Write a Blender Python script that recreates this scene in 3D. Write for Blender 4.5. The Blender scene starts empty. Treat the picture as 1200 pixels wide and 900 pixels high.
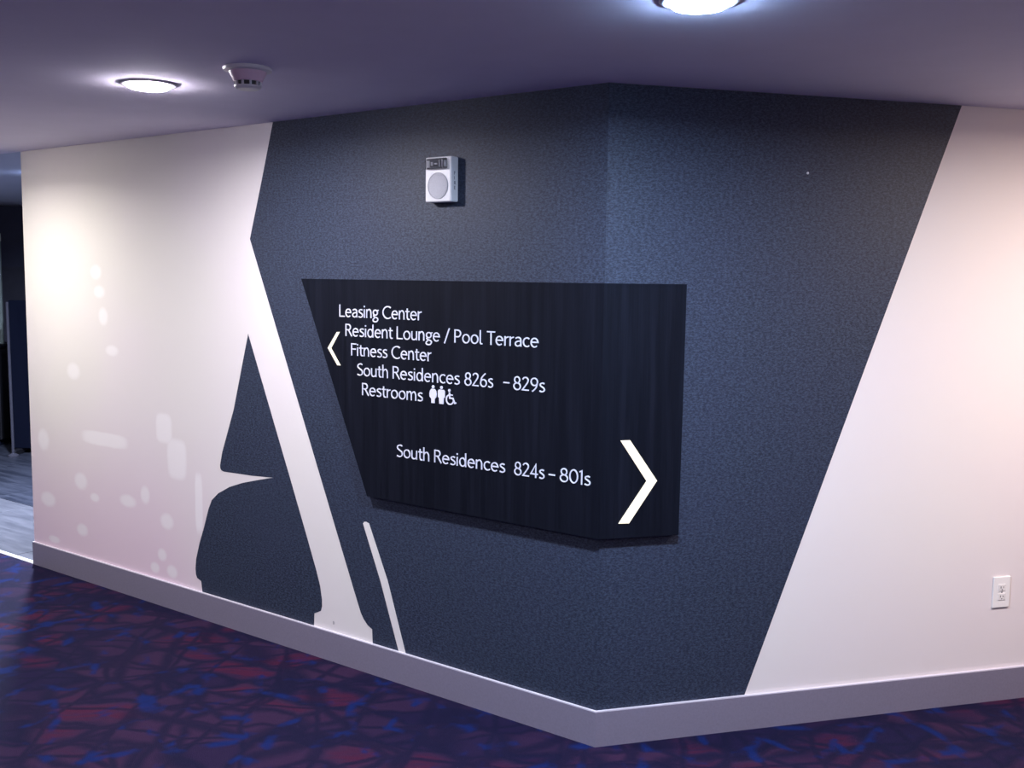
import bpy, bmesh, math, random
from mathutils import Matrix, Vector

random.seed(7)
S = bpy.context.scene
COL = S.collection
PI = math.pi

# ------------------------------------------------------------------ camera
F_PX, PITCH, ROLL, CAM_H = 1220.6, 0.1030, 0.0118, 1.7561
cam_d = bpy.data.cameras.new('camera')
cam_d.sensor_fit = 'HORIZONTAL'
cam_d.sensor_width = 36.0
cam_d.lens = F_PX * 36.0 / 1200.0
cam_d.clip_start = 0.02
cam = bpy.data.objects.new('camera', cam_d)
COL.objects.link(cam)
c_, s_ = math.cos(PITCH), math.sin(PITCH)
fw, up, rt = Vector((0, c_, -s_)), Vector((0, s_, c_)), Vector((1, 0, 0))
r2 = math.cos(ROLL) * rt + math.sin(ROLL) * up
u2 = -math.sin(ROLL) * rt + math.cos(ROLL) * up
cam.matrix_world = Matrix(((r2.x, u2.x, -fw.x, 0), (r2.y, u2.y, -fw.y, 0), (r2.z, u2.z, -fw.z, CAM_H), (0, 0, 0, 1)))
S.camera = cam

# ------------------------------------------------------------------ world, view, main lights
w = bpy.data.worlds.new('world'); S.world = w; w.use_nodes = True
w.node_tree.nodes['Background'].inputs[0].default_value = (0.55, 0.5, 0.8, 1)
w.node_tree.nodes['Background'].inputs[1].default_value = 0.05
S.view_settings.view_transform = 'Standard'
S.view_settings.look = 'None'
S.view_settings.gamma = 1.0
S.view_settings.exposure = 0.32
S.view_settings.use_curve_mapping = False

CEIL = 2.44
# (x, y, watts, colour, spread degrees, label)
DOWNLIGHTS = [
    (-1.339, 3.892, 25, (0.97, 0.94, 1.0), 172, 'round white ceiling downlight glowing beside the smoke detector'),
    (0.452, 2.655, 54, (0.66, 0.80, 1.0), 172, 'large bright round ceiling downlight above the angled wall corner'),
    (-3.14, 5.22, 18, (1.0, 0.97, 0.90), 160, 'round ceiling downlight off the left end of the pale wall'),
    (2.75, 3.15, 40, (1.0, 0.84, 0.76), 175, 'round ceiling downlight off to the right above the pale wall'),
    (-1.6, 0.9, 19, (0.95, 0.92, 1.0), 175, 'unseen round ceiling downlight added for fill over the carpet behind the viewpoint, left'),  # this and the next two: out-of-view lamps added to fill walls and ceiling
    (1.5, 0.3, 19, (0.98, 0.90, 0.96), 175, 'unseen round ceiling downlight added for fill over the carpet behind the viewpoint, right'),
    (-3.9, 2.6, 20, (0.97, 0.92, 0.96), 175, 'unseen round ceiling downlight added for fill over the carpet far off to the left'),
    (-3.43, 7.62, 260, (0.68, 0.77, 1.0), 170, 'round ceiling downlight in the lobby beyond the end of the wall'),
    (-5.6, 8.6, 8, (0.9, 0.92, 1.0), 170, 'round ceiling downlight deep in the lobby near the far wall'),
]

# ------------------------------------------------------------------ geometry frames
C = Vector((0.3303, 3.7651, 0))
dL = Vector((-0.80333, 0.59553, 0)).normalized()
dR = Vector((0.96308, 0.26924, 0)).normalized()
def frame(xdir):
    x = xdir.normalized(); z = Vector((0, 0, 1)); y = z.cross(x)
    return Matrix(((x.x, y.x, 0, C.x), (x.y, y.y, 0, C.y), (0, 0, 1, 0), (0, 0, 0, 1)))
ML = frame(-dL)      # local x runs left (-) to the corner (0); local -y comes out of the wall
MR = frame(dR)       # local x runs from the corner (0) to the right (+)
AEXT = math.atan2(dR.y, dR.x) - math.atan2(-dL.y, -dL.x)     # exterior turn
MIT = math.tan(AEXT / 2)                                      # mitre slope

# ------------------------------------------------------------------ material helpers
class NT:
    def __init__(self, name):
        self.m = bpy.data.materials.new(name); self.m.use_nodes = True
        self.t = self.m.node_tree; self.b = self.t.nodes['Principled BSDF']
    def n(self, typ, **kw):
        nd = self.t.nodes.new(typ)
        for k, v in kw.items(): setattr(nd, k, v)
        return nd
    def l(self, a, b): self.t.links.new(a, b)
    def val(self, sock, v):
        if isinstance(v, (int, float, tuple)): sock.default_value = v
        else: self.l(v, sock)
    def math(self, op, a, b=0.0, c=0.0):
        nd = self.n('ShaderNodeMath', operation=op)
        self.val(nd.inputs[0], a); self.val(nd.inputs[1], b); self.val(nd.inputs[2], c)
        return nd.outputs[0]
    def mix(self, f, a, b):
        nd = self.n('ShaderNodeMix', data_type='RGBA')
        self.val(nd.inputs[0], f); self.val(nd.inputs[6], a); self.val(nd.inputs[7], b)
        return nd.outputs[2]
    def ramp(self, f, lo, hi):
        nd = self.n('ShaderNodeMapRange', interpolation_type='SMOOTHSTEP')
        self.l(f, nd.inputs[0]); nd.inputs[1].default_value = lo; nd.inputs[2].default_value = hi
        return nd.outputs[0]
    def noise(self, vec, scale, detail=3.0, rough=0.5):
        nd = self.n('ShaderNodeTexNoise'); self.l(vec, nd.inputs['Vector'])
        nd.inputs['Scale'].default_value = scale; nd.inputs['Detail'].default_value = detail
        nd.inputs['Roughness'].default_value = rough
        return nd.outputs[0]
    def obj(self, scale=(1, 1, 1), rot=(0, 0, 0)):
        tc = self.n('ShaderNodeTexCoord'); mp = self.n('ShaderNodeMapping')
        mp.inputs['Scale'].default_value = scale; mp.inputs['Rotation'].default_value = rot
        self.l(tc.outputs['Object'], mp.inputs[0]); return mp.outputs[0]
    def bump(self, h, strength, dist=0.002):
        nd = self.n('ShaderNodeBump'); nd.inputs['Strength'].default_value = strength
        nd.inputs['Distance'].default_value = dist
        self.l(h, nd.inputs['Height']); self.l(nd.outputs[0], self.b.inputs['Normal'])
    def set(self, color=None, rough=None, metal=None, spec=None):
        if color is not None: self.val(self.b.inputs['Base Color'], color)
        if rough is not None: self.val(self.b.inputs['Roughness'], rough)
        if metal is not None: self.b.inputs['Metallic'].default_value = metal
        if spec is not None: self.b.inputs['Specular IOR Level'].default_value = spec
        return self.m

def plain(name, col, rough=0.5, metal=0.0, spec=0.5, grain=0.06, scale=60):
    k = NT(name); f = k.noise(k.obj(), scale, 4)
    a = tuple(c * (1 - grain) for c in col) + (1,); b = tuple(min(1, c * (1 + grain)) for c in col) + (1,)
    k.set(k.mix(f, a, b), rough, metal, spec); return k.m

def emit(name, col, strength, base=(0.9, 0.9, 0.9, 1)):
    k = NT(name); k.set(base, 0.4)
    k.b.inputs['Emission Color'].default_value = col + (1,)
    k.b.inputs['Emission Strength'].default_value = strength; return k.m

# pale printed wallcovering with soft white spots (flat print)
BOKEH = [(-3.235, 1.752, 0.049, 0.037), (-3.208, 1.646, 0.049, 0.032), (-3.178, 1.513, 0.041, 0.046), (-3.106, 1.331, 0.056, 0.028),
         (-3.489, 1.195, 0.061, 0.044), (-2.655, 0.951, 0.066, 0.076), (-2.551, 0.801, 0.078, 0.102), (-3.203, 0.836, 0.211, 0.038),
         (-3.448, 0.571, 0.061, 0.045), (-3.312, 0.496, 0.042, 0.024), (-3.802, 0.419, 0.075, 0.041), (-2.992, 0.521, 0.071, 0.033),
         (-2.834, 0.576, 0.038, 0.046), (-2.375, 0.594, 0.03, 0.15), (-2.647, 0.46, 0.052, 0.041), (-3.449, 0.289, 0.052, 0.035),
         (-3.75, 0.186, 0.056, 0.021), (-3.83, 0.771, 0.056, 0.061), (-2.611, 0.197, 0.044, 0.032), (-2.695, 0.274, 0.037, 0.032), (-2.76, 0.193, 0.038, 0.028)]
def mat_pale(name, base, tint, spots):
    k = NT(name); v = k.obj()
    f = k.ramp(k.noise(v, 0.9, 2), 0.35, 0.7)
    col = k.mix(f, base, tint)
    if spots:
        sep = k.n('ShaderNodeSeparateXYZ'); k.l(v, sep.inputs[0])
        # faint pink tint, stronger towards the lower left
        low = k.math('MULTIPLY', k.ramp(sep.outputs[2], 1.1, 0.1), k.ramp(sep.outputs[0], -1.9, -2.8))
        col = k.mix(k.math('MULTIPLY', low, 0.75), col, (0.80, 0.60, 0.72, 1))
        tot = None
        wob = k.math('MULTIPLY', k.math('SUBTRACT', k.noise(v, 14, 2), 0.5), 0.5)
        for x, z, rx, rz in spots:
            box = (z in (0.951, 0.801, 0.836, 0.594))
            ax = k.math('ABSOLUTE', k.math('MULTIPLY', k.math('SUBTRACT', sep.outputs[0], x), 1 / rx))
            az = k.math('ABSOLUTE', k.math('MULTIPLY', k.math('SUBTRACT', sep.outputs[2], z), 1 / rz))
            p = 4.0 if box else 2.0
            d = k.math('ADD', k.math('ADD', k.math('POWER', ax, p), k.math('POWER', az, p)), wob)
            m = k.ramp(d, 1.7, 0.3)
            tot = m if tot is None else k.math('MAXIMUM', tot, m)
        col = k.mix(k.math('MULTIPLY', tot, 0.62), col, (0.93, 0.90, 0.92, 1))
    k.bump(k.noise(k.obj((1, 1, 1)), 420, 2), 0.12, 0.001)
    return k.set(col, 0.62, 0, 0.35)
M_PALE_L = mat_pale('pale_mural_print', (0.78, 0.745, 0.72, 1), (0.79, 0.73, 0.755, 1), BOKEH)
M_PALE_R = mat_pale('pale_wallcovering', (0.80, 0.75, 0.735, 1), (0.80, 0.735, 0.745, 1), None)

def mat_dark():
    k = NT('dark_woven_wallcovering')
    a = k.noise(k.obj((75, 75, 150)), 1.0, 3, 0.7)
    b = k.noise(k.obj((260, 260, 900)), 0.5, 2, 0.6)
    c = k.noise(k.obj(), 3.0, 3)
    f = k.math('ADD', k.math('MULTIPLY', a, 0.6), k.math('MULTIPLY', b, 0.4))
    col = k.mix(k.ramp(f, 0.38, 0.66), (0.004, 0.009, 0.022, 1), (0.055, 0.075, 0.120, 1))
    col = k.mix(k.math('MULTIPLY', c, 0.35), col, (0.034, 0.038, 0.085, 1))
    k.bump(f, 0.5, 0.0015)
    return k.set(col, 0.55, 0, 0.4)
M_DARK = mat_dark()

def mat_carpet():
    k = NT('patterned_carpet'); v0 = k.obj()
    nz = k.n('ShaderNodeTexNoise'); k.l(v0, nz.inputs['Vector']); nz.inputs['Scale'].default_value = 5; nz.inputs['Detail'].default_value = 2
    def warp(amount, scale, rot):
        mp = k.n('ShaderNodeMapping'); mp.inputs['Rotation'].default_value = (0, 0, rot); mp.inputs['Scale'].default_value = scale
        mx = k.n('ShaderNodeVectorMath', operation='MULTIPLY_ADD')
        k.l(nz.outputs['Color'], mx.inputs[0]); mx.inputs[1].default_value = (amount,) * 3; k.l(v0, mx.inputs[2])
        k.l(mx.outputs[0], mp.inputs[0]); return mp.outputs[0]
    def vor(vec, feat, scale):
        nd = k.n('ShaderNodeTexVoronoi', feature=feat); k.l(vec, nd.inputs['Vector']); nd.inputs['Scale'].default_value = scale
        nd.inputs['Randomness'].default_value = 1.0; return nd
    wa = warp(0.15, (3.3, 6.0, 1), 0.30)
    cell = vor(wa, 'F1', 1.0); edge = vor(wa, 'DISTANCE_TO_EDGE', 1.0)
    sep = k.n('ShaderNodeSeparateColor'); k.l(cell.outputs['Color'], sep.inputs[0])
    base = k.mix(sep.outputs[0], (0.007, 0.005, 0.032, 1), (0.032, 0.012, 0.042, 1))
    fib = k.noise(warp(0.1, (5, 40, 1), 0.3), 1.0, 3)
    # burgundy shards, soft edged
    red = k.math('MULTIPLY', k.math('MULTIPLY', k.ramp(sep.outputs[1], 0.45, 0.9), k.ramp(edge.outputs[0], 0.04, 0.30)), k.ramp(fib, 0.25, 0.6))
    col = k.mix(k.math('MULTIPLY', red, 0.9), base, (0.060, 0.006, 0.028, 1))
    # dark straight strokes between the shards
    wc = warp(0.05, (1.6, 4.2, 1), 0.65)
    e3 = vor(wc, 'DISTANCE_TO_EDGE', 1.0)
    wd = warp(0.05, (4.2, 1.8, 1), 0.35)
    e4 = vor(wd, 'DISTANCE_TO_EDGE', 1.0)
    dk = k.math('MAXIMUM', k.ramp(edge.outputs[0], 0.15, 0.0), k.math('MAXIMUM', k.ramp(e3.outputs[0], 0.07, 0.01), k.ramp(e4.outputs[0], 0.08, 0.01)))
    col = k.mix(k.math('MULTIPLY', dk, 0.8), col, (0.003, 0.0035, 0.024, 1))
    # blue dabs gathered along the strokes
    wb = warp(0.08, (5.0, 3.9, 1), -0.5)
    e2 = vor(wb, 'DISTANCE_TO_EDGE', 1.0)
    br = k.ramp(k.noise(v0, 7, 3), 0.49, 0.63)
    blue = k.math('MULTIPLY', k.ramp(e2.outputs[0], 0.13, 0.02), br)
    col = k.mix(k.math('MULTIPLY', blue, 0.9), col, (0.001, 0.012, 0.095, 1))
    pile = k.noise(k.obj((1, 1, 1)), 380, 2)
    col = k.mix(k.math('MULTIPLY', pile, 0.25), col, (0.012, 0.009, 0.028, 1))
    k.bump(pile, 0.7, 0.004)
    return k.set(col, 0.85, 0, 0.12)
M_CARPET = mat_carpet()

def mat_sign():
    k = NT('ebonised_wood_sign')
    g = k.noise(k.obj((26, 26, 1.1)), 1.0, 6, 0.65)
    g2 = k.noise(k.obj((160, 160, 3)), 1.0, 3, 0.6)
    f = k.math('ADD', k.math('MULTIPLY', g, 0.75), k.math('MULTIPLY', g2, 0.25))
    k.bump(g2, 0.15, 0.0005)
    return k.set(k.mix(k.ramp(f, 0.36, 0.68), (0.0025, 0.0035, 0.008, 1), (0.0070, 0.0085, 0.0165, 1)), 0.6, 0, 0.10)
M_SIGN = mat_sign()
def mat_tile(name, a, b):
    k = NT(name)
    f = k.noise(k.obj((1.2, 9, 1)), 1.6, 6, 0.6)
    return k.set(k.mix(k.ramp(f, 0.3, 0.7), a, b), 0.35, 0, 0.4)
M_TILE = [mat_tile('grey_stone_tile', (0.015, 0.018, 0.029, 1), (0.045, 0.05, 0.07, 1)), mat_tile('light_stone_tile', (0.062, 0.064, 0.078, 1), (0.115, 0.116, 0.134, 1))]
M_CEIL = plain('painted_ceiling', (0.86, 0.82, 0.95), 0.9, grain=0.03, scale=8)
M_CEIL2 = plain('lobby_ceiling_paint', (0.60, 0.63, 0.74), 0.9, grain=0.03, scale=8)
M_ROOM = plain('room_paint', (0.80, 0.76, 0.86), 0.8, grain=0.03, scale=6)
M_BASE = plain('grey_vinyl_base', (0.215, 0.195, 0.265), 0.5, grain=0.12, scale=130)
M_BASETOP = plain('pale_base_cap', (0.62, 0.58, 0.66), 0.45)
M_WHITE = plain('white_plastic', (0.80, 0.80, 0.82), 0.35, grain=0.02)
M_OFFW = plain('offwhite_plastic', (0.83, 0.80, 0.79), 0.4, grain=0.02)
M_PINK = plain('pinkish_plastic', (0.93, 0.66, 0.76), 0.4, grain=0.04)
M_GRILLE = plain('grey_grille', (0.50, 0.50, 0.54), 0.5, grain=0.15, scale=400)
M_BLACK = plain('black_plastic', (0.012, 0.012, 0.016), 0.4)
M_CHROME = plain('polished_metal', (0.7, 0.7, 0.72), 0.18, 1.0)
M_TEXT = plain('white_lettering', (0.74, 0.74, 0.86), 0.45, grain=0.01)
M_GREYTXT = plain('grey_lettering', (0.16, 0.17, 0.2), 0.5)
M_NAVY = plain('navy_fabric', (0.0022, 0.0035, 0.011), 0.9, 0.0, 0.08, grain=0.25, scale=90)
M_FARDARK = plain('far_wall_dark', (0.03, 0.032, 0.06), 0.7, grain=0.2, scale=12)
M_FARGREY = plain('far_wall_grey', (0.045, 0.045, 0.062), 0.8, 0.0, 0.15, grain=0.2, scale=12)
M_SHEER = plain('grey_green_glass', (0.17, 0.21, 0.20), 0.4, grain=0.25, scale=14)
M_ARROW = emit('lit_arrow', (1.0, 0.94, 0.80), 1.05, (0.1, 0.09, 0.07, 1))
LENS = {}
def lens_mat(col, strength):
    key = 'lit_lens_%d' % len(LENS); LENS[key] = 1
    return emit(key, tuple(c * c for c in col), strength)
def glass(name):
    k = NT(name); k.set((0.95, 0.96, 1, 1), 0.05); k.b.inputs['Transmission Weight'].default_value = 1.0
    k.b.inputs['IOR'].default_value = 1.45; return k.m
M_GLASS = glass('clear_lens')

# ------------------------------------------------------------------ mesh helpers
def link(name, bm, mat, parent=None, mw=None, smooth=False, kind=None, label=None, cat=None, group=None):
    me = bpy.data.meshes.new(name)
    bmesh.ops.recalc_face_normals(bm, faces=bm.faces) if not smooth == 'keep' else None
    bm.to_mesh(me); bm.free()
    for m in (mat if isinstance(mat, (list, tuple)) else [mat]): me.materials.append(m)
    if smooth is True:
        for p in me.polygons: p.use_smooth = True
    o = bpy.data.objects.new(name, me); COL.objects.link(o)
    if parent is not None: o.parent = parent
    if mw is not None: o.matrix_local = mw
    tag(o, label, cat, group, kind)
    return o
def tag(o, label=None, cat=None, group=None, kind=None):
    if label: o['label'] = label
    if cat: o['category'] = cat
    if group: o['group'] = group
    if kind: o['kind'] = kind
def empty(name, mw, label, cat, group=None):
    o = bpy.data.objects.new(name, None); o.empty_display_size = 0.05; COL.objects.link(o)
    o.matrix_world = mw; tag(o, label, cat, group); return o
def prism(bm, pts, y0, y1):
    """polygon in local x,z extruded from y0 (back) to y1 (front)"""
    a = [bm.verts.new((x, y0, z)) for x, z in pts]; b = [bm.verts.new((x, y1, z)) for x, z in pts]
    n = len(pts)
    bm.faces.new(a); bm.faces.new(list(reversed(b)))
    for i in range(n): bm.faces.new((a[i], b[i], b[(i + 1) % n], a[(i + 1) % n]))
def slab(bm, pts, z0, z1):
    a = [bm.verts.new((x, y, z0)) for x, y in pts]; b = [bm.verts.new((x, y, z1)) for x, y in pts]
    n = len(pts)
    bm.faces.new(list(reversed(a))); bm.faces.new(b)
    for i in range(n): bm.faces.new((a[i], a[(i + 1) % n], b[(i + 1) % n], b[i]))
def box(bm, x0, x1, y0, y1, z0, z1, bevel=0.0, seg=2):
    r = bmesh.ops.create_cube(bm, size=1.0)
    for v in r['verts']:
        v.co = Vector(((x0 + x1) / 2 + v.co.x * (x1 - x0), (y0 + y1) / 2 + v.co.y * (y1 - y0), (z0 + z1) / 2 + v.co.z * (z1 - z0)))
    if bevel:
        es = list({e for v in r['verts'] for e in v.link_edges})
        bmesh.ops.bevel(bm, geom=es, offset=bevel, segments=seg, affect='EDGES', profile=0.5)
def lathe(bm, prof, n=48, axis='z', centre=(0, 0, 0), cap0=True, cap1=True):
    """profile of (radius, height)"""
    rings = []
    for r, h in prof:
        ring = []
        for i in range(n):
            a = 2 * PI * i / n
            p = (r * math.cos(a), r * math.sin(a), h) if axis == 'z' else (r * math.cos(a), h, r * math.sin(a))
            ring.append(bm.verts.new(Vector(p) + Vector(centre)))
        rings.append(ring)
    for A, B in zip(rings, rings[1:]):
        for i in range(n): bm.faces.new((A[i], A[(i + 1) % n], B[(i + 1) % n], B[i]))
    if cap0: bm.faces.new(rings[0])
    if cap1: bm.faces.new(rings[-1])
def ribbon(bm, pts, wdt, y0, y1, closed=False):
    """stroke of constant width along a polyline in x,z, extruded y0..y1"""
    P = [Vector((p[0], p[1])) for p in pts]
    Q = [P[0]]
    for p in P[1:]:
        if (p - Q[-1]).length > 1e-6: Q.append(p)
    if closed and (Q[0] - Q[-1]).length < 1e-6: Q.pop()
    n = len(Q); Lf, Rt = [], []
    for i in range(n):
        a = Q[i - 1] if (i > 0 or closed) else None
        b = Q[(i + 1) % n] if (i < n - 1 or closed) else None
        d1 = (Q[i] - a).normalized() if a is not None else None
        d2 = (b - Q[i]).normalized() if b is not None else None
        if d1 is None: d1 = d2
        if d2 is None: d2 = d1
        t = d1 + d2
        t = t.normalized() if t.length > 1e-4 else d1
        nn = Vector((-t.y, t.x)); s = max(0.5, nn.dot(Vector((-d1.y, d1.x))))
        off = nn * (wdt / 2 / s); Lf.append(Q[i] + off); Rt.append(Q[i] - off)
    def ring(i): return [bm.verts.new((p.x, y, p.y)) for p, y in ((Lf[i], y0), (Lf[i], y1), (Rt[i], y1), (Rt[i], y0))]
    R = [ring(i) for i in range(n)]
    for i in range(n if closed else n - 1):
        A, B = R[i], R[(i + 1) % n]
        for j in range(4): bm.faces.new((A[j], A[(j + 1) % 4], B[(j + 1) % 4], B[j]))
    if not closed: bm.faces.new(R[0]); bm.faces.new(list(reversed(R[-1])))

# ------------------------------------------------------------------ room shell
def wall_seg(name, p, q, m, thick=0.12, z0=0, z1=CEIL, out=1):
    p, q = Vector(p), Vector(q); d = (q - p).normalized(); n = Vector((-d.y, d.x)) * thick * out
    bm = bmesh.new(); slab(bm, [tuple(v) for v in (p, q, q + n, p + n)], z0, z1)
    return link(name, bm, m, kind='structure')

# carpeted floor in front of the wall, stone floor of the lobby behind it
bm = bmesh.new()
slab(bm, [(C.x, C.y), (-9.0, 10.682), (-9.0, -3.0), (6.2, -3.0), (6.2, 5.407)], -0.08, 0.0)
link('floor', bm, M_CARPET, kind='structure')
bm = bmesh.new()
slab(bm, [(C.x, C.y), (C.x, 12.0), (-9.0, 12.0), (-9.0, 10.682)], -0.08, -0.006)
lobby_floor = link('floor', bm, M_FARGREY, kind='structure')
# tiles in rows parallel to the carpet edge
mt_rows = [(0.0, 0.78, 1), (0.78, 1.75, 0), (1.75, 2.7, 0), (2.7, 3.65, 0), (3.65, 4.6, 0), (4.6, 5.5, 0)]
TM = frame(-dL)
for ri, (a, b, mi) in enumerate(mt_rows):
    for ci in range(5):
        x0 = -3.5 - 1.2 * ci - (0.55 if ri % 2 else 0.0) + 0.45
        bm = bmesh.new(); box(bm, -0.597, 0.597, a + 0.003, b - 0.003, -0.006, 0.0, 0.0015, 1)
        t = link('tile', bm, M_TILE[mi]); t.parent = lobby_floor
        t.matrix_local = TM @ Matrix.Translation((x0 - 0.6, 0.02, 0))
        
bm = bmesh.new(); slab(bm, [(C.x, C.y + 0.1), (-3.0, 6.234), (-9.0, 10.682), (-9.0, -3.0), (6.2, -3.0), (6.2, 5.5)], CEIL, CEIL + 0.1)
link('ceiling', bm, M_CEIL, kind='structure')
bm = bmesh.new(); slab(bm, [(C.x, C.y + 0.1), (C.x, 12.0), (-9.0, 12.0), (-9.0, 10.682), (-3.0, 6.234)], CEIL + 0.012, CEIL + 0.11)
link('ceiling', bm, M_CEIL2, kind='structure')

# left arm of the wall: local frame of ML
LEN_L, LEN_R = 3.972, 6.05
def mitred(bm, x_end, y_back, y_front, z0, z1):
    """slab running from the corner to x_end whose corner end is mitred"""
    pts = [(-MIT * (y_front) * (1 if x_end > 0 else -1) * -1, y_front), (x_end, y_front), (x_end, y_back), (MIT * y_back * (1 if x_end > 0 else -1), y_back)]
    slab(bm, pts, z0, z1)
def corner_x(side, y):      # x of the mitre line at local depth y (negative y = proud of the wall)
    return (MIT * y) if side == 'R' else (-MIT * y)
def arm(bm, side, x_end, y_back, y_front, z0, z1):
    slab(bm, [(corner_x(side, y_front), y_front), (x_end, y_front), (x_end, y_back), (corner_x(side, y_back), y_back)], z0, z1)
bm = bmesh.new(); arm(bm, 'L', -LEN_L, 0.14, 0.0, 0, CEIL)
wall_left = link('wall_left', bm, M_PALE_L, mw=ML, kind='structure')
bm = bmesh.new(); arm(bm, 'R', LEN_R, 0.14, 0.0, 0, CEIL)
wall_right = link('wall_right', bm, M_PALE_R, mw=MR, kind='structure')
# dark wallcovering, cut to shape, glued over the pale one
DARK = [(0.0, CEIL), (-1.779, CEIL), (-1.862, 2.18), (-1.950, 1.916), (-1.612, 1.136), (-1.384, 0.610),
        (-1.275, 0.359), (-1.232, 0.262), (-1.214, 0.236), (-1.190, 0.214), (-1.162, 0.201), (-1.159, 0.136), (0.0, 0.136)]
STRIPE = [(-1.216, 0.668), (-1.209, 0.677), (-1.196, 0.679), (-1.179, 0.674), (-1.067, 0.436), (-0.962, 0.136), (-1.003, 0.136), (-1.111, 0.428)]
COUNTER = [(-1.973, 1.469), (-1.848, 1.179), (-1.690, 0.813), (-1.573, 0.538), (-1.516, 0.400), (-1.493, 0.336), (-1.481, 0.273), (-1.481, 0.240),
           (-1.488, 0.218), (-1.505, 0.209), (-1.532, 0.197), (-1.535, 0.136), (-2.358, 0.136), (-2.367, 0.193), (-2.399, 0.203), (-2.409, 0.220), (-2.412, 0.251),
           (-2.405, 0.302), (-2.374, 0.391), (-2.338, 0.472), (-2.296, 0.579), (-2.269, 0.627), (-2.217, 0.668), (-2.130, 0.711), (-2.031, 0.744), (-1.900, 0.777),
           (-1.807, 0.798), (-1.958, 0.789), (-2.171, 0.783), (-2.190, 0.787), (-2.198, 0.797), (-2.199, 0.812), (-2.181, 0.878), (-2.088, 1.098)]
bm = bmesh.new(); prism(bm, DARK, 0.0, -0.0010)
mural = link('mural_covering', bm, M_DARK, wall_left, label='dark navy woven wallcovering with slanted edges')
bm = bmesh.new(); prism(bm, COUNTER, 0.0, -0.0010)
link('mural_covering', bm, M_DARK, wall_left, label='dark navy counter shape inside the giant pale letter A')
bm = bmesh.new(); prism(bm, STRIPE, -0.0010, -0.0016)
link('mural_stripe', bm, M_PALE_L, wall_left, label='thin slanted white stripe')
bm = bmesh.new(); prism(bm, [(0.0, CEIL), (1.467, CEIL), (0.615, 0.136), (0.0, 0.136)], 0.0, -0.0010)
link('mural_covering', bm, M_DARK, wall_right, label='dark navy woven wallcovering with one slanted edge')
bm = bmesh.new(); prism(bm, [(-1.409, .170), (-1.400, .172), (-1.399, .181), (-1.404, .188), (-1.411, .184)], 0, -0.0006)
link('scuff_mark', bm, M_GREYTXT and plain('scuff', (0.45, 0.42, 0.44), 0.7), wall_left, label='small grey scuff')

# baseboards
for side, x_end, mw, nm in (('L', -LEN_L, ML, 'baseboard_left'), ('R', LEN_R, MR, 'baseboard_right')):
    bm = bmesh.new(); arm(bm, side, x_end, -0.0, -0.013, 0.0, 0.1345)
    bb = link(nm, bm, M_BASE, mw=mw, kind='structure')
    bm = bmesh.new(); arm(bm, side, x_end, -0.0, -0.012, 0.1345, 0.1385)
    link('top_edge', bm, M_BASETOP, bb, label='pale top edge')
# metal threshold between carpet and stone, in line with the wall
bm = bmesh.new(); box(bm, -11.55, -LEN_L, -0.012, 0.018, -0.01, 0.006, 0.002, 1)
link('trim_1', bm, plain('pale_threshold', (0.85, 0.85, 0.88), 0.35), mw=ML, kind='structure')

wall_seg('wall_back', (6.2, -3.0), (-9.0, -3.0), M_ROOM)
wall_seg('wall_side_left', (-9.0, -3.0), (-9.0, 12.0), M_ROOM)
wall_seg('wall_side_right', (6.2, 5.45), (6.2, -3.0), M_ROOM)
wall_seg('wall_lobby', (C.x, 12.0), (C.x, C.y + 0.16), M_FARGREY, out=1)
# far wall of the lobby: dark upper, grey lower panel with a shadow joint
FY = 11.2
wall_far = wall_seg('wall_far', (-9.0, FY), (C.x, FY), M_FARDARK, out=1)
x = -8.4
while x < -1.0:
    bm = bmesh.new(); box(bm, 0.01, 1.18, -0.02, 0.0, 0.0, 1.795, 0.004, 1)
    link('panel', bm, M_FARGREY, wall_far, mw=Matrix.Translation((x, FY, 0)))
    x += 1.2

# ------------------------------------------------------------------ downlights
def downlight(x, y, watts, col, spread, label):
    t = empty('ceiling_downlight', Matrix.Translation((x, y, CEIL)), label, 'ceiling light', 'round ceiling downlights')
    bm = bmesh.new()
    lathe(bm, [(0.076, 0.0), (0.099, 0.0), (0.100, -0.003), (0.096, -0.006), (0.080, -0.007), (0.076, -0.004), (0.076, 0.0)], 64, cap0=False, cap1=False)
    link('trim_ring', bm, M_WHITE, t, smooth=True)
    bm = bmesh.new(); lathe(bm, [(0.0765, -0.0005), (0.0745, -0.012), (0.066, -0.018), (0.045, -0.022), (0.015, -0.0235)], 64)
    link('lens', bm, lens_mat(col, 70.0 if y > 7 else 170.0), t, smooth=True, label='glowing white lens')
    ld = bpy.data.lights.new('lamp', 'AREA'); ld.shape = 'DISK'; ld.size = 0.14; ld.energy = watts; ld.color = col
    ld.spread = math.radians(spread)
    lo = bpy.data.objects.new('lamp', ld); COL.objects.link(lo); lo.parent = t; lo.location = (0, 0, -0.0245)
    return t
for a in DOWNLIGHTS: downlight(*a)

# ------------------------------------------------------------------ wall sign folded round the corner
T = 0.030
SZ0, SZ1 = 0.802, 1.735
sign = empty('directory_sign', Matrix.Translation((C.x, C.y, 1.25)), 'black wood directional sign folded round the wall corner, with white lettering', 'sign')
OFF = Matrix.Translation((-C.x, -C.y, -1.25))
cx = corner_x('L', -T)
bm = bmesh.new()
outL = [(-1.568, SZ1), (-1.163, SZ0)]
def sign_face(bm, side, xt, xb):
    co = []
    for y in (-0.002, -T):
        xc = corner_x(side, y)
        co.append([bm.verts.new((xt, y, SZ1)), bm.verts.new((xc, y, SZ1)), bm.verts.new((xc, y, SZ0)), bm.verts.new((xb, y, SZ0))])
    a, b = co
    bm.faces.new(a); bm.faces.new(b[::-1])
    for i in range(4): bm.faces.new((a[i], b[i], b[(i + 1) % 4], a[(i + 1) % 4]))
sign_face(bm, 'L', -1.568, -1.163)
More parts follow.
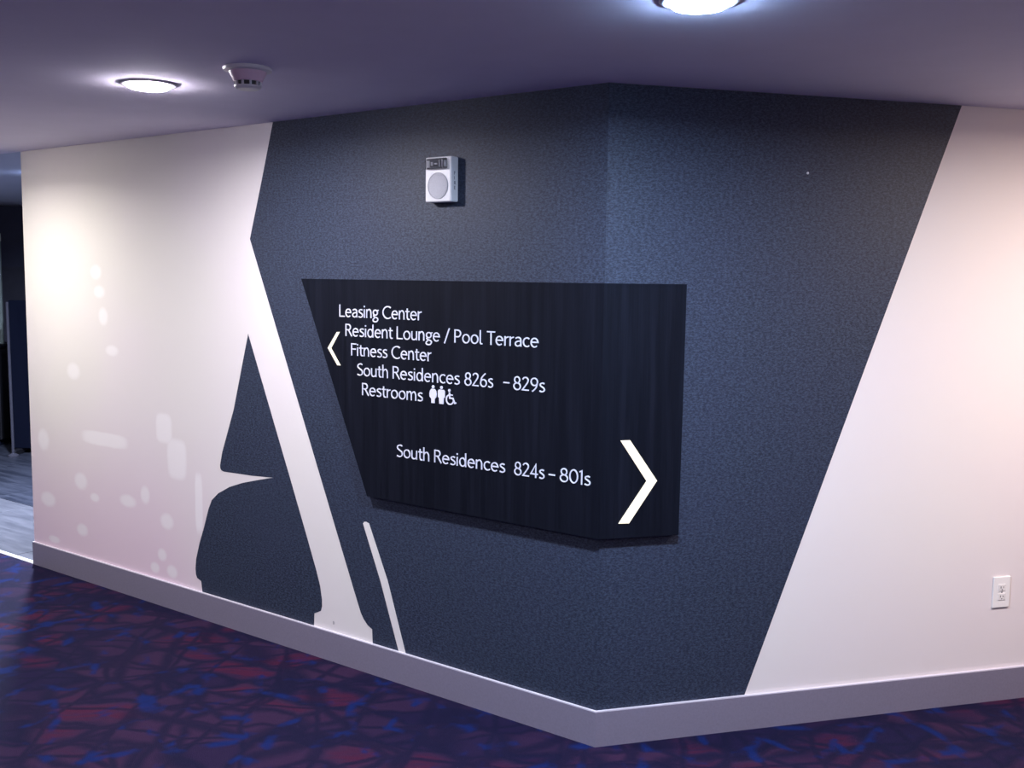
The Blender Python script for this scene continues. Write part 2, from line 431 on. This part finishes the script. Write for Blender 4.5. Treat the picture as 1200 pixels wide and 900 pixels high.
pL = link('face_panel', bm, M_SIGN, sign, label='wide left panel with slanted end'); pL.matrix_local = OFF @ ML
bm = bmesh.new(); sign_face(bm, 'R', 0.307, 0.302)
pR = link('face_panel', bm, M_SIGN, sign, label='narrow right panel round the corner'); pR.matrix_local = OFF @ MR

# --- stroke lettering (cap height 1)
def arc(cx, cy, rx, ry, a0, a1, n=18):
    return [(cx + rx * math.cos(math.radians(a0 + (a1 - a0) * i / n)), cy + ry * math.sin(math.radians(a0 + (a1 - a0) * i / n))) for i in range(n + 1)]
def cr(pts, n=5):
    P = [pts[0]] + list(pts) + [pts[-1]]; out = []
    for i in range(1, len(P) - 2):
        p0, p1, p2, p3 = P[i - 1], P[i], P[i + 1], P[i + 2]
        for k in range(n):
            t = k / n
            out.append(tuple(0.5 * ((2 * p1[j]) + (-p0[j] + p2[j]) * t + (2 * p0[j] - 5 * p1[j] + 4 * p2[j] - p3[j]) * t * t + (-p0[j] + 3 * p1[j] - 3 * p2[j] + p3[j]) * t ** 3) for j in (0, 1)))
    out.append(tuple(pts[-1])); return out
X = 0.69
def arch(x0, x1): return cr([(x0, 0.44), (x0 + 0.07, 0.60), (x0 + 0.2, X), (x1 - 0.05, 0.60), (x1, 0.44)]) + [(x1, 0)]
def oval(cx, cy, rx, ry): return ('o', arc(cx, cy, rx, ry, 0, 360, 24))
G = {
 'L': (0.50, [[(0.06, 1), (0.06, 0.05), (0.46, 0.05)]]),
 'e': (0.56, [[(0.05, 0.37), (0.48, 0.37)] + arc(0.27, 0.34, 0.21, 0.31, 8, 312)]),
 'a': (0.52, [cr([(0.09, 0.58), (0.24, 0.655), (0.38, 0.58), (0.42, 0.42)]) + [(0.42, 0)], cr([(0.42, 0.40), (0.22, 0.37), (0.09, 0.27), (0.09, 0.11), (0.22, 0.03), (0.36, 0.10), (0.42, 0.2)])]),
 's': (0.43, [cr([(0.35, 0.61), (0.22, 0.65), (0.10, 0.58), (0.10, 0.46), (0.22, 0.37), (0.34, 0.27), (0.34, 0.11), (0.2, 0.035), (0.05, 0.08)])]),
 'i': (0.20, [[(0.08, 0), (0.08, X)], [(0.08, 0.84), (0.08, 0.96)]]),
 'n': (0.53, [[(0.07, 0), (0.07, X)], arch(0.07, 0.42)]),
 'h': (0.53, [[(0.07, 0), (0.07, 1.04)], arch(0.07, 0.42)]),
 'm': (0.82, [[(0.07, 0), (0.07, X)], arch(0.07, 0.38), arch(0.38, 0.70)]),
 'g': (0.52, [oval(0.24, 0.45, 0.17, 0.20), [(0.35, 0.60), (0.50, 0.65)], cr([(0.14, 0.28), (0.10, 0.18), (0.20, 0.10), (0.36, 0.04), (0.44, -0.08), (0.36, -0.24), (0.22, -0.28), (0.07, -0.22), (0.07, -0.08), (0.18, 0.03)])]),
 'C': (0.72, [arc(0.44, 0.5, 0.37, 0.47, 52, 308)]),
 't': (0.35, [[(0.14, 0.88), (0.14, 0.25)] + cr([(0.14, 0.2), (0.19, 0.05), (0.32, 0.04)]), [(0.01, 0.64), (0.31, 0.64)]]),
 'r': (0.33, [[(0.07, 0), (0.07, X)], cr([(0.07, 0.42), (0.14, 0.58), (0.30, 0.65)])]),
 'R': (0.58, [[(0.07, 0), (0.07, 0.95)] + [(0.25, 0.95)] + arc(0.25, 0.73, 0.19, 0.22, 90, -90) + [(0.07, 0.51)], [(0.27, 0.51), (0.54, 0)]]),
 'P': (0.55, [[(0.07, 0), (0.07, 0.95)] + [(0.25, 0.95)] + arc(0.25, 0.70, 0.21, 0.25, 90, -90) + [(0.07, 0.45)]]),
 'd': (0.57, [oval(0.25, 0.34, 0.19, 0.31), [(0.46, 1.04), (0.46, 0)]]),
 'o': (0.58, [oval(0.28, 0.34, 0.22, 0.31)]),
 'u': (0.53, [[(0.07, X), (0.07, 0.25)] + cr([(0.07, 0.22), (0.12, 0.07), (0.24, 0.035), (0.37, 0.12), (0.42, 0.25)]), [(0.42, X), (0.42, 0)]]),
 '/': (0.42, [[(0.02, -0.10), (0.36, 1.05)]]),
 'l': (0.27, [[(0.08, 1.04), (0.08, 0.18)] + cr([(0.08, 0.15), (0.12, 0.04), (0.22, 0.04)])]),
 'T': (0.54, [[(0.0, 0.95), (0.52, 0.95)], [(0.26, 0.95), (0.26, 0)]]),
 'c': (0.48, [arc(0.28, 0.34, 0.22, 0.31, 50, 310)]),
 'F': (0.48, [[(0.07, 0), (0.07, 0.95), (0.45, 0.95)], [(0.07, 0.53), (0.41, 0.53)]]),
 'S': (0.52, [cr([(0.44, 0.90), (0.28, 0.96), (0.11, 0.86), (0.10, 0.68), (0.26, 0.54), (0.42, 0.40), (0.43, 0.16), (0.26, 0.04), (0.05, 0.10)])]),
 '8': (0.58, [oval(0.28, 0.73, 0.17, 0.22), oval(0.28, 0.27, 0.22, 0.24)]),
 '2': (0.56, [cr([(0.07, 0.80), (0.16, 0.93), (0.30, 0.95), (0.42, 0.83), (0.40, 0.62), (0.24, 0.34), (0.06, 0.05)]) + [(0.48, 0.05)]]),
 '6': (0.58, [oval(0.28, 0.29, 0.21, 0.26), cr([(0.08, 0.33), (0.14, 0.64), (0.30, 0.88), (0.42, 1.0)])]),
 '9': (0.58, [oval(0.28, 0.69, 0.21, 0.26), cr([(0.48, 0.65), (0.42, 0.34), (0.28, 0.12), (0.15, 0.0)])]),
 '4': (0.58, [[(0.38, 0), (0.38, 0.97), (0.04, 0.27), (0.52, 0.27)]]),
 '0': (0.60, [oval(0.29, 0.5, 0.23, 0.46)]),
 '1': (0.30, [[(0.04, 0.88), (0.17, 0.97), (0.17, 0)]]),
 '-': (0.34, [[(0.04, 0.36), (0.30, 0.36)]]),
 ' ': (0.26, []),
 'I': (0.2, [[(0.08, 0), (0.08, 1)]]), 'E': (0.5, [[(0.45, 0.95), (0.07, 0.95), (0.07, 0.05), (0.46, 0.05)], [(0.07, 0.52), (0.41, 0.52)]]),
}
def text_bm(bm, s, x0, x1, z, cap, wt, y0, y1):
    nat = sum(G[c][0] for c in s) - 0.08; k = (x1 - x0) / nat; px = 0.0
    for c in s:
        adv, strokes = G[c]
        for st in strokes:
            closed = isinstance(st, tuple)
            pts = st[1] if closed else st
            ribbon(bm, [(x0 + (px + p[0] - 0.03) * k, z + p[1] * cap) for p in pts], wt, y0, y1, closed)
        px += adv
CAP, WT = 0.0530, 0.0049
LINES = [
 [('Leasing Center', -1.324, -0.852, 1.573)],
 [('Resident Lounge / Pool Terrace', -1.288, -0.267, 1.491)],
 [('Fitness Center', -1.254, -0.799, 1.4085)],
 [('South Residences', -1.218, -0.648, 1.324), ('826s', -0.622, -0.480, 1.324), ('-', -0.430, -0.402, 1.330), ('829s', -0.381, -0.235, 1.3245)],
 [('Restrooms', -1.189, -0.843, 1.241)],
 [('South Residences', -0.987, -0.417, 0.996), ('824s', -0.372, -0.231, 0.995), ('-', -0.212, -0.184, 0.997), ('801s', -0.160, -0.026, 0.996)],
]
for segs in LINES:
    for s, a, b, z in segs:
        bm = bmesh.new(); text_bm(bm, s, a, b, z, CAP, WT, -T, -T - 0.003)
        o = link('lettering', bm, M_TEXT, sign, label='white lettering'); o.matrix_local = OFF @ ML

# --- pictograms
def disc_pts(cx, cz, r, n=16): return arc(cx, cz, r, r, 0, 360 - 360 / n, n - 1)
y0, y1 = -T, -T - 0.003
def place_pic(bm, nm, lab):
    o = link(nm, bm, M_TEXT, sign, label=lab); o.matrix_local = OFF @ ML
bm = bmesh.new(); cxp, zb = -0.7865, 1.2395
prism(bm, disc_pts(cxp, zb + 0.0665, 0.0068), y0, y1)
prism(bm, [(cxp + a, zb + b) for a, b in ((-0.009, .058), (-0.016, .050), (-0.019, .038), (-0.018, .026), (-0.012, .020), (-0.009, .018), (-0.0085, 0), (0.0085, 0), (0.009, .018), (0.012, .020), (0.018, .026), (0.019, .038), (0.016, .050), (0.009, .058))], y0, y1)
place_pic(bm, 'pictogram', 'white woman symbol')
bm = bmesh.new(); cxp = -0.742
prism(bm, disc_pts(cxp, zb + 0.0665, 0.0068), y0, y1)
prism(bm, [(cxp + a, zb + b) for a, b in ((-0.013, .058), (-0.018, .052), (-0.018, .028), (-0.0125, .024), (-0.0105, 0), (0.0105, 0), (0.0125, .024), (0.018, .028), (0.018, .052), (0.013, .058))], y0, y1)
place_pic(bm, 'pictogram', 'white man symbol')
bm = bmesh.new(); cxp = -0.692
prism(bm, disc_pts(cxp - 0.008, zb + 0.058, 0.006), y0, y1)
ribbon(bm, [(cxp - 0.008, zb + 0.050), (cxp - 0.006, zb + 0.027), (cxp + 0.010, zb + 0.027), (cxp + 0.020, zb + 0.008), (cxp + 0.027, zb + 0.010)], 0.0062, y0, y1)
ribbon(bm, [(cxp - 0.007, zb + 0.040), (cxp + 0.009, zb + 0.040)], 0.0045, y0, y1)
ribbon(bm, arc(cxp - 0.005, zb + 0.021, 0.019, 0.019, 105, 345, 20), 0.0055, y0, y1)
place_pic(bm, 'pictogram', 'white wheelchair symbol')

# --- lit chevrons
bm = bmesh.new(); prism(bm, [(-1.340, 1.506), (-1.324, 1.507), (-1.378, 1.434), (-1.320, 1.361), (-1.338, 1.361), (-1.397, 1.434)], -T, -T - 0.004)
o = link('arrow', bm, M_ARROW, sign, label='small glowing chevron pointing left'); o.matrix_local = OFF @ ML
bm = bmesh.new(); prism(bm, [(0.061, 1.166), (0.098, 1.166), (0.208, 1.012), (0.101, 0.857), (0.060, 0.858), (0.167, 1.012)], -T, -T - 0.004)
o = link('arrow', bm, M_ARROW, sign, label='large glowing chevron pointing right'); o.matrix_local = OFF @ MR

# ------------------------------------------------------------------ alarm speaker with strobe
AL = empty('alarm_speaker', ML @ Matrix.Translation((-0.752, -0.001, 2.135)), 'white wall alarm speaker with clear strobe, above the black sign', 'alarm')
bm = bmesh.new(); box(bm, -0.068, 0.068, -0.046, 0.0, -0.090, 0.087, 0.007, 3)
link('housing', bm, M_WHITE, AL)
bm = bmesh.new(); lathe(bm, [(0.052, -0.046), (0.052, -0.0485), (0.049, -0.0495), (0.0485, -0.047)], 48, 'y', (0.0, 0, -0.026), cap0=False, cap1=False)
gr = link('speaker_grille', bm, M_GRILLE, AL, label='round grey grille')
bm = bmesh.new(); lathe(bm, [(0.0485, -0.0462), (0.0485, -0.0478), (0.03, -0.0490), (0.005, -0.0495)], 48, 'y', (0.0, 0, -0.026))
for k in range(-5, 6):
    hw = math.sqrt(max(0.0, 0.046 ** 2 - (k * 0.008) ** 2))
    box(bm, -hw, hw, -0.0502, -0.0490, -0.026 + k * 0.008 - 0.0012, -0.026 + k * 0.008 + 0.0012)
link('grille_mesh', bm, plain('grille_cloth', (0.52, 0.52, 0.57), 0.6, grain=0.2, scale=300), gr)
bm = bmesh.new(); box(bm, -0.054, 0.048, -0.0475, -0.045, 0.040, 0.078, 0.001, 1)
rf = link('strobe_reflector', bm, plain('recess', (0.10, 0.10, 0.12), 0.5), AL, label='dark grey recess behind the strobe')
bm = bmesh.new()
for px, pw, ph in ((-0.042, 0.014, 0.026), (-0.024, 0.010, 0.015), (-0.004, 0.016, 0.006), (0.014, 0.004, 0.026), (0.029, 0.004, 0.028), (0.041, 0.0025, 0.024)):
    box(bm, px - pw / 2, px + pw / 2, -0.056, -0.047, 0.059 - ph / 2, 0.059 + ph / 2, 0.001, 1)
link('flash_tube', bm, M_WHITE, rf, label='bright flash tube and reflector fins')
bm = bmesh.new(); box(bm, -0.056, 0.050, -0.0605, -0.046, 0.038, 0.080, 0.005, 3)
link('strobe_lens', bm, M_GLASS, AL, label='clear plastic lens')
bm = bmesh.new()
for i, ch in enumerate('FIRE'):
    zc = 0.022 - i * 0.019
    for st in G[ch][1]:
        ribbon(bm, [(-0.029 + (p[0]) * 0.018, zc + (p[1] - 0.5) * 0.013) for p in st], 0.0022, 0.0, -0.0006)
lt = link('lettering', bm, M_GREYTXT, AL, label='grey lettering down the side')
lt.matrix_local = Matrix(((0, -1, 0, 0.0682), (1, 0, 0, 0.0), (0, 0, 1, 0), (0, 0, 0, 1)))

# ------------------------------------------------------------------ smoke detector
SD = empty('smoke_detector', Matrix.Translation((-0.897, 3.575, CEIL)), 'round pinkish white smoke detector on the ceiling', 'smoke detector')
bm = bmesh.new(); lathe(bm, [(0.079, 0.0), (0.081, -0.004), (0.079, -0.011), (0.066, -0.014)], 56)
link('mounting_base', bm, M_OFFW, SD, smooth=False)
bm = bmesh.new(); lathe(bm, [(0.062, -0.013), (0.060, -0.020), (0.053, -0.034), (0.047, -0.046)], 56)
link('housing', bm, M_PINK, SD, label='tapering pinkish body')
bm = bmesh.new(); lathe(bm, [(0.039, -0.045), (0.037, -0.062)], 40)
link('sensor_core', bm, M_BLACK, SD, label='dark sensing slots')
for i in range(10):
    a = 2 * PI * (i + 0.22) / 10
    bm = bmesh.new(); box(bm, 0.036, 0.045, -0.0032, 0.0032, -0.063, -0.044, 0.001, 1)
    link('rib', bm, M_OFFW, SD, mw=Matrix.Rotation(a, 4, 'Z'))
bm = bmesh.new(); lathe(bm, [(0.045, -0.060), (0.044, -0.066), (0.036, -0.071), (0.012, -0.073)], 56)
link('cap', bm, M_OFFW, SD)

# sprinkler at the left edge of the ceiling
SP = empty('sprinkler_head', Matrix.Translation((-2.285, 4.62, CEIL)), 'small dark ceiling sprinkler head at the left edge, above the pale wall', 'sprinkler')
bm = bmesh.new(); lathe(bm, [(0.032, 0.0), (0.033, -0.003), (0.026, -0.007), (0.016, -0.009)], 32); link('escutcheon', bm, M_GRILLE, SP)
bm = bmesh.new(); lathe(bm, [(0.010, -0.008), (0.010, -0.020), (0.006, -0.024)], 20); link('body', bm, M_BLACK, SP)
for s in (-1, 1):
    bm = bmesh.new(); ribbon(bm, [(s * 0.009, -0.018), (s * 0.013, -0.030), (s * 0.004, -0.042)], 0.003, -0.002, 0.002); link('frame_arm', bm, M_BLACK, SP)
bm = bmesh.new(); lathe(bm, [(0.004, -0.040), (0.018, -0.043), (0.018, -0.045), (0.004, -0.046)], 24); link('deflector', bm, M_BLACK, SP)

# ------------------------------------------------------------------ outlet on the right wall
OU = empty('wall_outlet', MR @ Matrix.Translation((1.789, -0.0005, 0.468)), 'white electrical outlet low on the pale right wall', 'outlet')
bm = bmesh.new(); box(bm, -0.042, 0.042, -0.0065, 0.0, -0.066, 0.066, 0.0025, 2); link('cover_plate', bm, plain('plate_white', (0.9, 0.88, 0.87), 0.4, grain=0.01), OU)
for s in (-1, 1):
    bm = bmesh.new(); box(bm, -0.018, 0.018, -0.0085, -0.006, s * 0.0195 - 0.0145, s * 0.0195 + 0.0145, 0.002, 2)
    so = link('socket', bm, M_OFFW, OU)
    for dx, h in ((-0.0065, 0.009), (0.0065, 0.0075)):
        bm = bmesh.new(); box(bm, dx - 0.0012, dx + 0.0012, -0.0089, -0.0080, s * 0.0195 + 0.002 - h / 2, s * 0.0195 + 0.002 + h / 2); link('slot', bm, M_BLACK, so)
    bm = bmesh.new(); lathe(bm, [(0.0022, -0.0080), (0.0022, -0.0089)], 12, 'y', (0, 0, s * 0.0195 - 0.008)); link('ground_hole', bm, M_BLACK, so)
bm = bmesh.new(); lathe(bm, [(0.003, -0.006), (0.003, -0.0075), (0.001, -0.0078)], 14, 'y'); link('screw', bm, M_CHROME, OU)

# white pin head on the dark wall
PN = empty('wall_pin', MR @ Matrix.Translation((0.801, -0.001, 2.155)), 'tiny white pin head high on the dark right wall', 'pin')
bm = bmesh.new(); lathe(bm, [(0.0042, 0.0), (0.0045, -0.003), (0.0030, -0.005), (0.001, -0.0055)], 16, 'y'); link('head', bm, M_WHITE, PN)

# ------------------------------------------------------------------ lobby furniture glimpsed past the wall end
PT = empty('partition_screen', Matrix.Translation((-4.60, 9.95, 0)), 'tall dark navy partition screen standing in the lobby', 'screen')
bm = bmesh.new(); box(bm, -0.20, 0.75, -0.03, 0.03, 0.05, 1.475, 0.008, 2); link('screen_panel', bm, M_NAVY, PT)
for xx in (-0.14, 0.68):
    bm = bmesh.new(); box(bm, xx - 0.025, xx + 0.025, -0.16, 0.16, 0.0, 0.05, 0.006, 1); link('foot', bm, M_BLACK, PT)
bm = bmesh.new(); box(bm, -0.225, -0.203, -0.02, 0.02, 0.02, 1.2, 0.004, 1); link('edge_post', bm, M_FARGREY, PT)
CB = empty('low_cabinet', Matrix.Translation((-5.28, 10.55, 0)), 'low black cabinet at the left edge in the lobby', 'cabinet')
bm = bmesh.new(); box(bm, -0.45, 0.16, -0.2, 0.2, 0.06, 0.98, 0.006, 1); link('body', bm, M_BLACK, CB)
bm = bmesh.new(); box(bm, -0.47, 0.18, -0.22, 0.22, 0.98, 1.005, 0.004, 1); link('top', bm, M_NAVY, CB)
bm = bmesh.new(); box(bm, -0.42, 0.13, -0.17, 0.17, 0.0, 0.06); link('plinth', bm, M_NAVY, CB)
for a, b in ((-0.44, -0.15), (-0.14, 0.15)):
    bm = bmesh.new(); box(bm, a, b, -0.216, -0.2, 0.08, 0.96, 0.003, 1); d = link('door', bm, M_BLACK, CB)
    bm = bmesh.new(); box(bm, (a + b) / 2 - 0.04, (a + b) / 2 + 0.04, -0.226, -0.216, 0.86, 0.872); link('handle', bm, M_CHROME, d)
# framed glass panel standing on the cabinet
GP = empty('display_panel', Matrix.Translation((-5.29, 10.55, 1.005)), 'upright grey-green display panel with bright top, on the black cabinet', 'display')
bm = bmesh.new(); box(bm, -0.30, 0.13, -0.015, 0.015, 0.012, 1.04, 0.004, 1); link('panel', bm, M_SHEER, GP)
bm = bmesh.new(); box(bm, -0.30, 0.13, -0.022, 0.022, 1.04, 1.12, 0.004, 1); link('top_rail', bm, plain('bright_rail', (0.8, 0.85, 0.8), 0.4), GP)
bm = bmesh.new(); box(bm, -0.32, 0.15, -0.06, 0.06, 0.0, 0.012, 0.003, 1); link('base', bm, M_BLACK, GP)
# leaning metal pole
MP = empty('metal_pole', Matrix.Translation((-4.72, 9.75, 0)), 'slim grey metal pole leaning beside the navy partition', 'pole')
bm = bmesh.new()
def tube(bm, p, q, r, n=12):
    p, q = Vector(p), Vector(q); d = (q - p).normalized(); a = d.orthogonal().normalized(); b = d.cross(a)
    A = [bm.verts.new(p + (a * math.cos(2 * PI * i / n) + b * math.sin(2 * PI * i / n)) * r) for i in range(n)]
    B = [bm.verts.new(q + (a * math.cos(2 * PI * i / n) + b * math.sin(2 * PI * i / n)) * r) for i in range(n)]
    for i in range(n): bm.faces.new((A[i], A[(i + 1) % n], B[(i + 1) % n], B[i]))
    bm.faces.new(A); bm.faces.new(B)
tube(bm, (0.0, 0.0, 0.03), (-0.045, 0.08, 1.46), 0.013); link('shaft', bm, M_FARGREY, MP)
bm = bmesh.new(); lathe(bm, [(0.05, 0.0), (0.05, 0.015), (0.016, 0.035)], 24); link('base', bm, M_FARGREY, MP)
